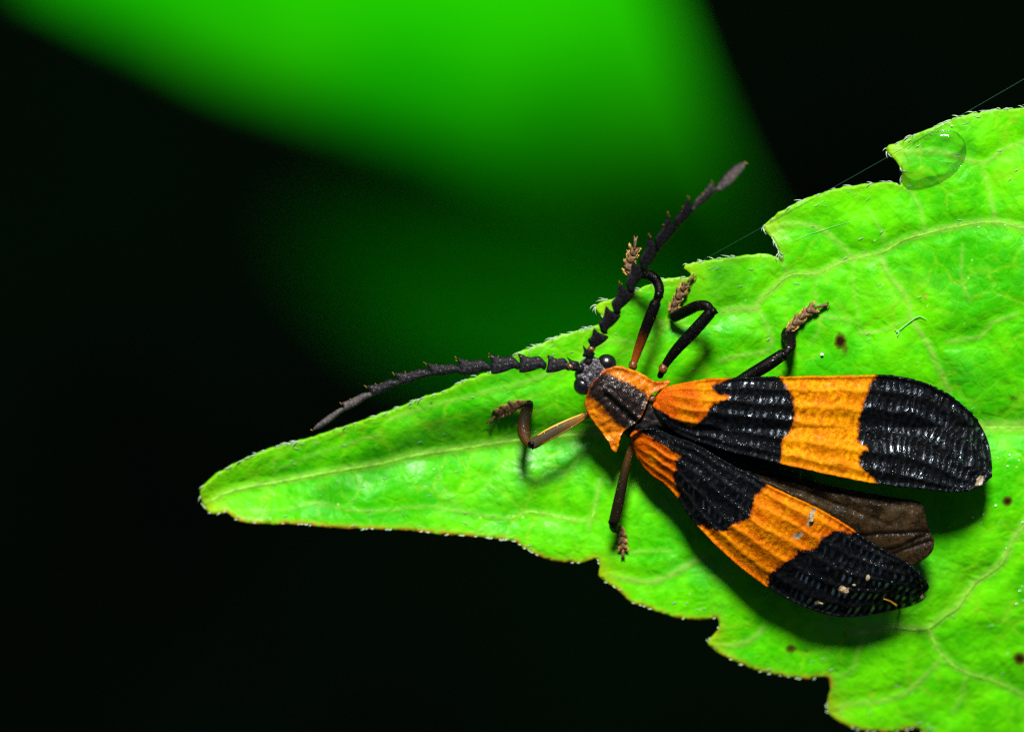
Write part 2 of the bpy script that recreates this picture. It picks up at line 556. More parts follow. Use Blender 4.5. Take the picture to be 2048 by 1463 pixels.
ol_leaf = catmull(OUT, 7.0, True)
keep = [0]
for i in range(1, len(ol_leaf)):       # coarser where the leaf is out of the picture
    if ol_leaf[i][0] < 2120 and ol_leaf[i][1] < 1560 or np.linalg.norm(ol_leaf[i] - ol_leaf[keep[-1]]) > 30:
        keep.append(i)
ol_leaf = ol_leaf[keep]
# small uneven nibbles along the margin
nrm = np.roll(ol_leaf, -1, 0) - np.roll(ol_leaf, 1, 0)
nrm = np.stack([nrm[:, 1], -nrm[:, 0]], 1) / (np.linalg.norm(nrm, axis=1, keepdims=True) + 1e-9)
ol_leaf = ol_leaf + nrm * (Waves(22, 12, 8)(ol_leaf) * 1.3)[:, None]
G1 = hexgrid(390, 190, 2110, 1540, 5.6)
G2 = hexgrid(2110, 100, 3460, 1700, 32); G3 = hexgrid(1800, 1540, 2110, 1700, 32); G4 = hexgrid(2000, 100, 2110, 190, 32)
GRID = np.concatenate([G1, G2, G3, G4])

TEETH = [(1191, 613), (1368, 536), (1527, 455), (1772, 299)]
LTEETH = [(1197, 1150), (1416, 1283), (1655, 1421), (412, 1018)]
SPOTS = [((1681, 682), 13, 17, 1.0), ((1690, 700), 11, 18, .45), ((2015, 1001), 11, 11, 1.0), ((1582, 1296), 13, 10, .75), ((1612, 1302), 9, 9, .4), ((2040, 1316), 17, 15, .85),
         ((1563, 520), 8, 9, .5), ((1690, 1270), 9, 9, .35), ((863, 806), 7, 6, .5), ((985, 980), 8, 6, .3), ((1260, 1024), 12, 5, .3), ((2025, 795), 16, 10, .4)]
def a_edge(P):
    return np.exp(-(seg_dist(P, ol_leaf, True) / 11.0) ** 2)
def a_brown(P):
    low = catmull(LOWER, 12)
    b = np.exp(-(seg_dist(P, low) / 6.0) ** 2) * 0.95
    for c in LTEETH:
        b = np.maximum(b, 1.1 * np.exp(-(np.linalg.norm(P - np.array(c), axis=1) / 13.0) ** 2))
    return b
def a_tooth(P):
    b = np.zeros(len(P))
    for c in TEETH + LTEETH:
        b = np.maximum(b, np.exp(-(np.linalg.norm(P - np.array(c), axis=1) / 40.0) ** 2))
    return b
def a_spot(P):
    b = np.zeros(len(P))
    for (cx, cy), rx, ry, s in SPOTS:
        b = np.maximum(b, s * .92 * np.exp(-(((P[:, 0] - cx) / rx / .85) ** 2 + ((P[:, 1] - cy) / ry / .85) ** 2)))
    return b

LEAF = empty('leaf', up(3450, 852, 0.2))
tag(LEAF, 'bright green toothed leaf with pale veins carrying the beetle', 'leaf')
sheet('blade', ol_leaf, 5.6, leaf_z, M_LEAF, LEAF, dict(vein=lambda P: vein_fields(P)[0], edge=a_edge, brown=a_brown, tooth=a_tooth, spot=a_spot),
      thick=0.07, grid=GRID, closed_smooth=False)

def zs(px, py):
    return float(leaf_z(np.array([[px, py]], float))[0])

M_RIB = plain('vein_skin', (0.095, 0.29, 0.012), 0.5, 0.2, 0.02, 10, 0.35).m
mrp = np.array([p for p in catmull(MIDRIB, 14) if p[0] < 3300])
mz = leaf_z(mrp)
w = np.interp(mrp[:, 0], [400, 480, 700, 1000, 2100, 3300], [.02, .035, .045, .05, .09, .2])
mk('midrib', *tube(up_arr(mrp, mz - w * 0.45 + 0.004), w * 1.15, 10, .45), M_RIB, LEAF)
for line, wv, s in VL[:1] + [VL[20], VL[25], VL[26]]:
    z = leaf_z(line)
    rr = np.full(len(line), wv / 200 * 0.95) * np.linspace(1, .6, len(line))
    mk('vein', *tube(up_arr(line, z - rr * 0.20 - .004), rr, 8, .3), M_RIB, LEAF)
# petiole and the stalk that carries the leaf, outside the picture
pb = np.array(up(3430, 852, zs(3300, 852)))
mk('petiole', *tube([pb - (1.2, 0, 0), pb, pb + (3, 0.2, -0.6), pb + (6, 0.4, -3), pb + (8, 0.5, -12), pb + (9, 0, -60), pb + (9, -1, GZ + 1 - pb[2])],
                    [.2, .24, .3, .4, .6, .8, 1.0], 10), M_RIB, LEAF)

# hairs along the margin and over the blade
M_HAIR = Mat('leaf_hair').set(color=(0.17, 0.25, 0.16), rough=0.4, spec=0.25).m
hb = Bag()
def hair(px, py, z, ang, length, rad, lift=0.25, bend=0.5):
    pts = []
    for k in range(4):
        t = k / 3
        a = ang + bend * (t - 0.3)
        pts.append((px + math.cos(a) * length * t, py - math.sin(a) * length * t, z + lift * length / 100 * t * (1.2 - t)))
    hb.add(tube([up(*p) for p in pts], [rad, rad * .9, rad * .65, rad * .12], 4, cap=False))
U = catmull(UPPER, 1.0); U = U[U[:, 0] < 2110]
i = 0
while i < len(U) - 3:
    t = U[min(i + 3, len(U) - 1)] - U[max(i - 3, 0)]
    ang = math.atan2(-t[1], t[0])
    x, y = U[i]
    if random.random() < 0.88:
        back = ang + math.pi + random.uniform(-0.75, 0.05)          # lie back towards the leaf tip, a little outwards
        L = random.uniform(9, 20) * (0.8 if x < 1000 else 1.0)
        hair(x, y + 0.5, zs(x, y) - 0.01, back, L, random.uniform(.010, .017), random.uniform(0, .4), random.uniform(.1, .9))
    i += max(2, int(random.expovariate(1 / 12)))
Lw = catmull(LOWER, 1.0); Lw = Lw[(Lw[:, 0] < 2110) & (Lw[:, 1] < 1540)]
i = 4
while i < len(Lw) - 3:
    t = Lw[min(i + 3, len(Lw) - 1)] - Lw[max(i - 3, 0)]
    ang = math.atan2(-t[1], t[0])
    x, y = Lw[i]
    hair(x, y - 1, zs(x, y), ang + math.pi + random.uniform(0.1, .8), random.uniform(5, 10), random.uniform(.014, .022), .2, -.4)
    i += max(6, int(random.expovariate(1 / 26)))
hp = RNG.uniform((420, 230), (2048, 1460), (2600, 2))
hp = hp[inside(hp, ol_leaf)]
hz = leaf_z(hp); dm = seg_dist(hp, ol_leaf, True)
for (x, y), z, d in zip(hp, hz, dm):
    if d < 5: continue
    p = 0.40 if d < 40 else (0.15 if x < 1100 else 0.05)
    if random.random() < p:
        a = math.pi + random.uniform(-.5, .5) + (.3 if y < 860 else -.2)
        hair(x, y, z + .005, a, random.uniform(6, 14), random.uniform(.004, .009), .4, random.uniform(-.6, .6))
hairs = mk('fine_hairs', hb.V, hb.F, M_HAIR, LEAF)
tag(hairs, kind='stuff')

# ------------------------------------------------------------------ the beetle: materials
def black_shell(name, base=(0.0045, 0.0045, 0.005), rough=0.34, spec=0.5, bump=0.03, sc=26):
    M = Mat(name)
    n = M.noise(sc, 3, 0.7); f = M.voro(sc * 1.2, 'F1')
    M.set(color=base, rough=rough, spec=M.ramp(M.noise(24, 1, .5), .64, .74, .03, spec * 2))
    M.bump(M.math('ADD', n, M.math('MULTIPLY', f, 0.6)), bump * .4, 1.0)
    return M

def wing_case_material():
    M = Mat('wing_case')
    gr = M.noise(34, 3, 0.75); gf = M.noise(11, 4, 0.65); lo = M.noise(2.2, 4, 0.6)
    d = M.math('ADD', M.attr('dark'), M.math('MULTIPLY', M.math('SUBTRACT', gr, 0.5), 1.0))
    dk = M.ramp(d, 0.30, 0.70)
    edge = M.ramp(M.attr('dark'), 0.0, 0.42)
    org = M.mix(M.ramp(M.math('ADD', M.math('MULTIPLY', gf, .6), M.math('MULTIPLY', gr, .4)), 0.38, 0.62), (0.21, 0.055, 0.0002), (0.42, 0.168, 0.0003))
    org = M.mix(M.ramp(lo, 0.42, 0.66, 0, .5), org, (0.25, 0.05, 0.0008))
    org = M.mix(M.math('MULTIPLY', edge, 0.7), org, (0.15, 0.022, 0.0006))
    org = M.mix(M.math('MULTIPLY', M.attr('red'), 0.9), org, M.mix(M.ramp(gr, .4, .62), (0.15, 0.016, 0.0002), (0.29, 0.044, 0.0002)))
    org = M.mix(M.math('MULTIPLY', M.attr('rib'), 0.22), org, (0.40, 0.15, 0.003))
    col = M.mix(dk, org, M.mix(M.ramp(gf, .4, .7), (0.0012, 0.0014, 0.0016), (0.0035, 0.0038, 0.0044)))
    dirt = M.attr('dirt')
    dn = M.ramp(M.math('ADD', dirt, M.math('MULTIPLY', M.math('SUBTRACT', M.noise(9, 5, .75), .5), 1.4)), 0.42, 0.62)
    col = M.mix(M.math('MULTIPLY', dn, M.ramp(dirt, 0.02, 0.15)), col, (0.16, 0.13, 0.085))
    M.set(color=col, rough=M.math('ADD', M.math('MULTIPLY', M.math('SUBTRACT', 1.0, dk), 0.14), M.ramp(M.attr('crest'), 0, 1, .27, .19)), spec=M.math('ADD', M.math('MULTIPLY', M.attr('crest'), M.math('ADD', M.math('MULTIPLY', dk, 1.7), .08)), M.math('ADD', M.math('MULTIPLY', dk, M.ramp(M.noise(25, 1, .5), .64, .74, -.01, .7)), 0.022)))
    h = M.math('ADD', M.math('MULTIPLY', gr, 1.0), M.math('MULTIPLY', gf, 0.5))
    M.p.inputs['Specular Tint'].default_value = (.72, .86, 1.0, 1)
    h = M.math('MULTIPLY', h, M.ramp(M.attr('crest'), 0, 1, 1.0, .35))
    M.bump(h, 0.015, 1.0)
    return M.m

def pronotum_material():
    M = Mat('pronotum_shell')
    gr = M.noise(30, 3, 0.75); gf = M.noise(9, 4, 0.65)
    d = M.math('ADD', M.attr('dark'), M.math('MULTIPLY', M.math('SUBTRACT', gr, 0.5), 1.3))
    dk = M.ramp(d, 0.25, 0.75)
    org = M.mix(M.ramp(gf, .35, .65), (0.22, 0.048, 0.0003), (0.41, 0.125, 0.0004))
    org = M.mix(M.math('MULTIPLY', M.attr('red'), .8), org, (0.15, 0.022, 0.0008))
    blk = M.mix(M.ramp(M.math('ADD', M.math('MULTIPLY', gr, .6), M.math('MULTIPLY', gf, .4)), .42, .62), (0.003, 0.0022, 0.0018), (0.018, 0.011, 0.009))
    M.set(color=M.mix(dk, org, blk), rough=0.27, spec=M.ramp(M.noise(25, 1, .5), .50, .70, .10, .9))
    M.bump(M.math('ADD', gr, M.math('MULTIPLY', gf, .5)), 0.014, 1.0)
    return M.m

def limb_material(name, tip, base, rim=None):
    """'grad' runs 0 at the body to 1 at the far end"""
    M = Mat(name)
    gr = M.noise(30, 3, 0.7)
    g = M.math('ADD', M.attr('grad'), M.math('MULTIPLY', M.math('SUBTRACT', gr, .5), .35))
    M.set(color=M.mix(M.ramp(g, 0.12, 0.62), base, tip), rough=0.3, spec=M.ramp(M.noise(24, 1, .5), .66, .76, .03, .9))
    M.bump(gr, 0.010, 1.0)
    return M.m

M_CASE = wing_case_material()
M_PRON = pronotum_material()
M_BLACK = black_shell('black_shell').m
M_ANT = Mat('antenna_velvet')
_a = M_ANT.noise(28, 3, .75)
M_ANT.set(color=M_ANT.mix(M_ANT.ramp(_a, .42, .66), (0.0025, 0.0025, 0.003), (0.014, 0.0135, 0.016)), rough=0.36, spec=M_ANT.ramp(M_ANT.noise(24, 1, .5), .62, .74, .04, .7))
M_ANT.bump(_a, .015); M_ANT = M_ANT.m
M_ANTT = Mat('antenna_tip_velvet')
_a = M_ANTT.noise(20, 3, .7)
M_ANTT.set(color=M_ANTT.mix(M_ANTT.ramp(_a, .40, .66), (0.012, 0.010, 0.011), (0.052, 0.043, 0.042)), rough=0.6, spec=.2); M_ANTT.bump(_a, .02); M_ANTT = M_ANTT.m
M_HEAD = Mat('head_fuzz')
_a = M_HEAD.noise(16, 4, .7)
M_HEAD.set(color=M_HEAD.mix(M_HEAD.ramp(_a, .45, .66), (0.008, 0.0075, 0.009), (0.13, 0.12, 0.135)), rough=0.28, spec=M_HEAD.ramp(M_HEAD.noise(12, 2, .5), .5, .65, .1, .8))
M_HEAD.bump(_a, .035); M_HEAD = M_HEAD.m
M_EYE = Mat('eye_gloss').set(color=(0.0012, 0.0010, 0.0010), rough=0.24, spec=0.75).m
M_AMBER = plain('amber_joint', (0.075, 0.020, 0.0025), 0.3, 0.35, 0.02, 20, .7).m
M_BRISTLE = Mat('amber_bristle').set(color=(0.20, 0.11, 0.012), rough=0.4, spec=0.4).m
M_TAN = plain('tarsus_fuzz', (0.075, 0.042, 0.014), 0.6, 0.2, 0.05, 14, .95).m
M_GOLD = Mat('tarsus_hair').set(color=(0.30, 0.17, 0.035), rough=0.5, spec=0.3).m
M_LEGB = limb_material('leg_black', (0.0012, 0.0012, 0.0012), (0.0018, 0.0015, 0.0013))
M_LEGR = limb_material('leg_reddish', (0.0014, 0.0013, 0.0012), (0.15, 0.030, 0.003))
M_LEGO = limb_material('leg_brown', (0.026, 0.020, 0.009), (0.11, 0.050, 0.006))
M_LEGT = limb_material('leg_dark_brown', (0.005, 0.004, 0.002), (0.030, 0.013, 0.002))
M_RIM = Mat('leg_rim').set(color=(0.34, 0.17, 0.004), rough=0.4, spec=0.3).m

# ------------------------------------------------------------------ the beetle: body
def bz(P, h):
    return leaf_base(P) + h
def bzs(px, py, h):
    return float(leaf_base(np.array([[px, py]], float))[0]) + h

BEETLE = empty('beetle', up(1290, 840, zs(1290, 840)))
tag(BEETLE, 'orange and black banded beetle with toothed antennae and half-spread wing cases', 'beetle')

# trunk under the wings, one tapered body
cx = [(1195, 762), (1225, 790), (1262, 822), (1300, 848), (1360, 880), (1440, 915), (1530, 955), (1610, 990), (1660, 1010)]
mk('body', *sweep(cx, [46, 66, 84, 96, 110, 118, 108, 80, 36], [bzs(x, y, h) for (x, y), h in zip(cx, [.8, .78, .72, .68, .64, .6, .55, .5, .46])], 20, 5, 0.62), M_BLACK, BEETLE)

PRON = [(1177, 782), (1172, 797), (1171, 810), (1175, 824), (1187, 844), (1205, 866), (1219, 887), (1225, 901), (1231, 905), (1236, 894), (1239, 876), (1246, 864), (1253, 858), (1271, 846), (1283, 831),
        (1293, 809), (1298, 795), (1307, 786), (1329, 774), (1341, 765), (1331, 763), (1312, 763), (1291, 752), (1275, 743), (1253, 737), (1231, 733), (1222, 735), (1209, 740), (1196, 753), (1185, 766)]
PBLK = [(1196, 751), (1210, 745), (1224, 750), (1249, 762), (1275, 775), (1290, 784), (1296, 795), (1293, 812), (1283, 832), (1262, 856), (1243, 853), (1218, 830), (1205, 812), (1187, 797), (1177, 783), (1186, 764)]
AX = np.array([105, 93.]) / np.hypot(105, 93); BX = np.array([-AX[1], AX[0]])
PC = np.array([1238., 800.])
pol = catmull(PRON, 3, True); pbl = catmull(PBLK, 4, True)
_pj = Waves(14, 14, 21); _pk = Waves(7, 14, 22)
def pron_z(P):
    q = P - PC; u = q @ AX; v = q @ BX
    z = bz(P, 1.12) + 0.16 * (1 - np.clip(np.abs(v) / 62, 0, 1.4) ** 2) - 0.03 * (u / 50) ** 2
    z -= 0.05 * np.exp(-((np.abs(v) - 40) / 12) ** 2)                     # gutters inside the flared margins
    d = seg_dist(P, pol, True)
    z += 0.05 * np.exp(-(d / 5.0) ** 2)                                   # raised rim
    inn = np.clip((u + 45) / 20, 0, 1)
    z += 0.05 * np.exp(-((v - 1) / 4.0) ** 2) * inn - 0.075 * np.exp(-((v - 11) / 7.0) ** 2) * inn * (u > -30) + 0.03 * np.exp(-((v + 16) / 10.0) ** 2) * inn
    z += 0.010 * _pj(P) + 0.003 * _pk(P)
    return z
def pron_dark(P): return np.clip(0.5 + (sdf(P, pbl) + 2.0 * _pk(P)) / 14.0, 0, 1)
def pron_red(P):
    q = P - PC; u = q @ AX
    return np.clip(np.exp(-((u + 62) / 16) ** 2) + 0.8 * np.exp(-(np.linalg.norm(P - np.array((1318, 768.)), axis=1) / 16) ** 2), 0, 1)
sheet('pronotum', PRON, 2.6, pron_z, M_PRON, BEETLE, dict(dark=pron_dark, red=pron_red), thick=0.06)

SCUT = [(1280, 836), (1290, 822), (1300, 806), (1311, 816), (1318, 832), (1331, 851), (1322, 861), (1300, 861), (1283, 860), (1266, 862), (1270, 848)]
V, F = pillow(SCUT, lambda P: bz(P, 1.08) + 0.03 * _pj(P), 0, 0.14, 3.0, .7)
mk('scutellum', V, F, black_shell('scutellum_black', (0.012, 0.010, 0.010), .3, .5, .04, 14).m, BEETLE)
for (x, y), r in (((1304, 797), 9), ((1270, 866), 9)):
    c = up(x, y, bzs(x, y, 1.08))
    mk('wing_hinge', *ellipsoid(c, (r / 100, r / 100 * .9, .09)), M_AMBER, BEETLE)

# ------------------------------------------------------------------ wing cases
def wing_case(outer, inner, oranges, hf, ribs, seed, dirts=(), redness=0.0):
    """outer: base -> apex along the outer margin; inner: base -> apex along the seam"""
    o = catmull(outer, 6); n = catmull(inner, 6)
    poly = np.array(outer + inner[::-1][1:-1], float)
    pl = catmull(poly, 3.0, True)
    base = np.array(outer[0], float); apex = np.array(outer[-1], float)
    L = np.linalg.norm(apex - base); ax = (apex - base) / L
    jag = Waves(16, 14, seed); jag2 = Waves(8, 14, seed + 1); ph = Waves(90, 12, seed + 2); wob = Waves(55, 12, seed + 3)
    orng = [catmull(p, 4, True) for p in oranges]
    def st(P):
        do = seg_dist(P, o); di = seg_dist(P, n)
        t = (do - di) / (do + di + 1e-6)             # -1 outer, +1 seam
        s = np.clip(((P - base) @ ax) / L, 0, 1)
        return s, t
    def ribf(P, s, t):
        r = np.zeros(len(P))
        for k in ribs:
            r = np.maximum(r, np.exp(-((t - k + 0.03 * wob(P)) / 0.055) ** 2))
        return r * np.clip(s / .08, 0, 1) * np.clip((0.97 - s) / .12, 0, 1)
    def wrinkle(P, t):
        cell = np.floor((t + 0.72 + .03 * wob(P)) / 0.377)
        x = (P - base) @ ax
        phase = 2 * np.pi * x / 14.0 + cell * 2.6 + 2.6 * ph(P) + 1.0 * ph(P * 2.3) + 2.6 * t
        k = np.floor((phase - .4 + np.pi / 2) / (2 * np.pi))
        h = np.sin(k * 12.9898 + cell * 78.233) * 43758.5453
        return phase, h - np.floor(h)
    def zf(P):
        s, t = st(P)
        z = bz(P, 0) + hf(s, t)
        rb = ribf(P, s, t)
        z += 0.020 * rb
        d = seg_dist(P, pl, True)
        z += 0.05 * np.exp(-(d / 4.5) ** 2)
        z += 0.013 * (1 + .5 * wob(P + 50)) * np.cos(2 * np.pi * (t + 0.72 + .02 * wob(P)) / 0.377) * np.clip(s / .12, 0, 1) * np.clip((1 - s) / .12, 0, 1)
        phase, rnd = wrinkle(P, t)
        amp = (0.009 + 0.013 * np.clip((s - .55) / .25, 0, 1)) * np.clip(s / .18, 0, 1) * (1 - 0.85 * rb)
        z += amp * np.sin(phase) * (0.35 + 0.8 * rnd)
        z += 0.012 * wob(P) + 0.006 * jag(P) + 0.003 * jag2(P)
        return z
    def dark(P):
        m = np.full(len(P), -1e9)
        for q in orng:
            m = np.maximum(m, sdf(P, q))
        return np.clip(0.5 - (m + 1.6 * jag2(P) + 1.5 * jag(P)) / 11.0, 0, 1)
    def red(P):
        s, t = st(P)
        return np.clip(np.exp(-(np.linalg.norm(P - base, axis=1) / 40.0) ** 2) + .95 * np.clip((.25 - s) / .12, 0, 1) * np.clip(.7 + .5 * wob(P), 0, 1) + redness * np.clip(.6 + .4 * wob(P + 99), 0, 1), 0, 1)
    def rib(P):
        s, t = st(P); return ribf(P, s, t)
    def crest(P):
        s, t = st(P)
        phase, rnd = wrinkle(P, t)
        band = np.clip(-np.sin(2 * np.pi * (t + 0.72) / 0.377) * 1.5, 0, 1) * (1 - .5 * np.clip(t, 0, 1)) + .06
        return 1.5 * np.clip(np.sin(phase - .4) * 2.0 - .6, 0, 1) * np.clip(rnd * 1.7 - .45 + .35 * np.clip((s - .6) / .1, 0, 1), 0, 1) * (1 + .7 * np.clip((s - .6) / .1, 0, 1)) * (1 - ribf(P, s, t)) * band * np.clip(.65 + .8 * wob(P + 700), 0, 1) * np.clip((s - .1) / .2, 0, 1)
    def dirt(P):
        b = np.zeros(len(P))
        for (x, y), rx, ry, a in dirts:
            q = P - np.array((x, y), float); c, sn = math.cos(a), math.sin(a)
            u = q[:, 0] * c + q[:, 1] * sn; v = -q[:, 0] * sn + q[:, 1] * c
            b = np.maximum(b, np.exp(-(u / rx) ** 2 - (v / ry) ** 2))
        return b
    return sheet('wing_case', pl, 2.7, zf, M_CASE, BEETLE, dict(dark=dark, red=red, rib=rib, dirt=dirt, crest=crest), thick=0.045, closed_smooth=False)

def interp(x, xs, ys): return np.interp(x, xs, ys)

UO = [(1307, 806), (1311, 789), (1320, 780), (1337, 772), (1373, 764), (1424, 758), (1475, 756), (1557, 754), (1650, 753), (1700, 752), (1767, 751), (1791, 753), (1827, 760), (1863, 772), (1899, 791), (1935, 818), (1960, 848),
      (1976, 882), (1983, 918), (1983, 945)]
UI = [(1307, 806), (1309, 818), (1316, 831), (1332, 850), (1352, 864), (1383, 878), (1414, 888), (1455, 901), (1516, 915), (1563, 927), (1600, 935), (1648, 946), (1696, 956), (1744, 965), (1791, 971), (1839, 976), (1875, 981),
      (1918, 983), (1952, 976), (1973, 963), (1983, 945)]
UBASE = [(1296, 806), (1303, 780), (1336, 762), (1424, 748), (1475, 748), (1440, 765), (1424, 772), (1430, 782), (1460, 794), (1439, 803), (1420, 815), (1412, 831), (1398, 843), (1391, 852), (1365, 845), (1342, 833), (1324, 822), (1312, 816)]
UMID = [(1553, 744), (1570, 770), (1582, 790), (1588, 815), (1588, 839), (1578, 864), (1564, 880), (1564, 897), (1560, 925), (1560, 945), (1754, 985), (1752, 962), (1736, 946), (1720, 930), (1722, 910), (1736, 896), (1717, 882), (1717, 863), (1720, 834),
        (1732, 796), (1741, 769), (1756, 744)]
LO = [(1262, 876), (1261, 886), (1268, 905), (1281, 927), (1301, 948), (1332, 970), (1357, 998), (1377, 1030), (1409, 1066), (1444, 1101), (1484, 1136), (1533, 1172), (1578, 1199), (1632, 1222), (1686, 1233), (1726, 1231), (1780, 1221),
      (1828, 1209), (1849, 1197), (1855, 1182)]
LI = [(1262, 876), (1268, 867), (1286, 859), (1308, 858), (1322, 861), (1352, 874), (1393, 890), (1434, 913), (1475, 936), (1516, 957), (1533, 969), (1578, 990), (1632, 1015), (1672, 1038), (1710, 1063), (1747, 1088), (1785, 1109), (1817, 1127),
      (1839, 1147), (1852, 1166), (1855, 1182)]
LBASE = [(1250, 876), (1262, 860), (1285, 866), (1309, 880), (1332, 893), (1342, 901), (1361, 913), (1350, 921), (1352, 938), (1346, 950), (1352, 973), (1359, 990), (1345, 1000), (1300, 970), (1250, 910)]
LMID = [(1540, 962), (1533, 972), (1511, 991), (1503, 1018), (1500, 1034), (1465, 1048), (1452, 1061), (1417, 1056), (1395, 1050), (1390, 1062), (1460, 1135), (1525, 1185), (1535, 1171), (1538, 1150), (1554, 1136), (1592, 1109), (1600, 1100), (1629, 1097),
        (1648, 1072), (1680, 1061), (1705, 1066), (1720, 1060)]
wing_case(UO, UI, [UBASE, UMID],
          lambda s, t: interp(s, [0, .12, .5, .85, 1], [1.18, 1.30, 1.36, 1.12, .86]) + 0.20 * (1 - t ** 2) * interp(s, [0, .1, .9, 1], [.3, 1, .8, .3]) + interp(t, [-1, 1], [-0.22, 0.02]),
          (-0.72, -0.36, 0.02, 0.42, 0.78), 31, [((1960, 960), 8, 14, 0.6), ((1300, 830), 5, 5, 0)])
wing_case(LO, LI, [LBASE, LMID],
          lambda s, t: interp(s, [0, .12, .5, .85, 1], [1.14, 1.24, 1.26, 1.10, .86]) + 0.18 * (1 - t ** 2) * interp(s, [0, .1, .9, 1], [.3, 1, .8, .3]) + interp(t, [-1, 1], [-0.46, 0.06]),
          (-0.70, -0.32, 0.08, 0.46, 0.80), 47, [((1622, 1035), 7, 22, 0.3), ((1596, 1070), 14, 7, -.5), ((1688, 1180), 13, 9, .3), ((1636, 1205), 8, 5, 0), ((1735, 1155), 5, 9, .2)], .8)

# hind wing between the two wing cases
HW = [(1470, 935), (1500, 943), (1538, 943), (1592, 953), (1672, 972), (1753, 988), (1800, 996), (1843, 1006), (1851, 1030), (1856, 1054), (1867, 1078), (1867, 1096), (1858, 1110), (1841, 1122), (1817, 1133), (1760, 1140), (1690, 1090), (1600, 1030), (1530, 985)]
hw_ax = np.array((380., 150.)); hw_ax /= np.linalg.norm(hw_ax); hw_b = np.array((-hw_ax[1], hw_ax[0]))
_hw = Waves(26, 12, 61); _hw2 = Waves(60, 10, 62); _hw3 = Waves(9, 12, 63)
HV = [[(1690, 1075), (1760, 1066), (1856, 1062)], [(1735, 1108), (1790, 1096), (1858, 1066)], [(1775, 1112), (1800, 1100), (1862, 1080)], [(1500, 946), (1600, 968), (1700, 990), (1800, 1010)], [(1560, 965), (1680, 1010), (1780, 1050)]]
def hw_z(P):
    q = P - np.array((1480., 940.)); u = q @ hw_ax; v = q @ hw_b
    fan = np.clip(u / 380, 0.1, 1)
    z = bz(P, 0.92) + 0.03 * np.sin(v / fan / 11.0 + 0.6 * _hw2(P)) * np.clip(1.15 - u / 420, .25, 1) + 0.012 * _hw(P) + .004 * _hw3(P) - 0.12 * (u / 380) ** 2
    for l in HV: z = z - 0.035 * np.exp(-(seg_dist(P, l) / 4.0) ** 2)
    return z
def hw_vein(P):
    b = np.zeros(len(P))
    for l in HV[:3]: b = np.maximum(b, np.exp(-(seg_dist(P, l) / 4.5) ** 2))
    return b
MW = Mat('wing_membrane')
_a = MW.noise(3.0, 4, .6); _b = MW.noise(24, 3, .7)
MW.set(color=MW.mix(MW.attr('vein'), MW.mix(MW.ramp(MW.math('ADD', MW.math('MULTIPLY', _a, .6), MW.math('MULTIPLY', _b, .4)), .38, .64), (0.004, 0.0026, 0.001), (0.021, 0.013, 0.0055)), (0.0015, 0.001, 0.0005)), rough=0.36, spec=MW.ramp(MW.noise(22, 2, .5), .60, .74, .03, .6))
MW.bump(_b, .012)
sheet('hind_wing', HW, 3.6, hw_z, MW.m, BEETLE, dict(vein=hw_vein), thick=0.02)

# ------------------------------------------------------------------ head, eyes, antennae
HEADP = [(1152, 738), (1158, 727), (1170, 715), (1186, 712), (1200, 718), (1213, 728), (1224, 740), (1212, 756), (1194, 774), (1180, 788), (1166, 778), (1154, 762), (1149, 750)]
_hd = Waves(15, 12, 71)
V, F = pillow(HEADP, lambda P: bz(P, 0.98) + 0.018 * _hd(P), 0, 0.25, 2.6, .9)
HEAD = mk('head', V, F, M_HEAD, BEETLE)
for (x, y), r in (((1213, 726), (.195, .185, .18)), ((1166, 770), (.19, .195, .18))):
    mk('eye', *ellipsoid(up(x, y, bzs(x, y, 1.0)), r, 40, 26), M_EYE, HEAD)
for (x, y) in ((1177, 722), (1162, 736)):
    mk('antenna_socket', *ellipsoid(up(x, y, bzs(x, y, 1.16)), (.085, .085, .08)), M_BLACK, HEAD)

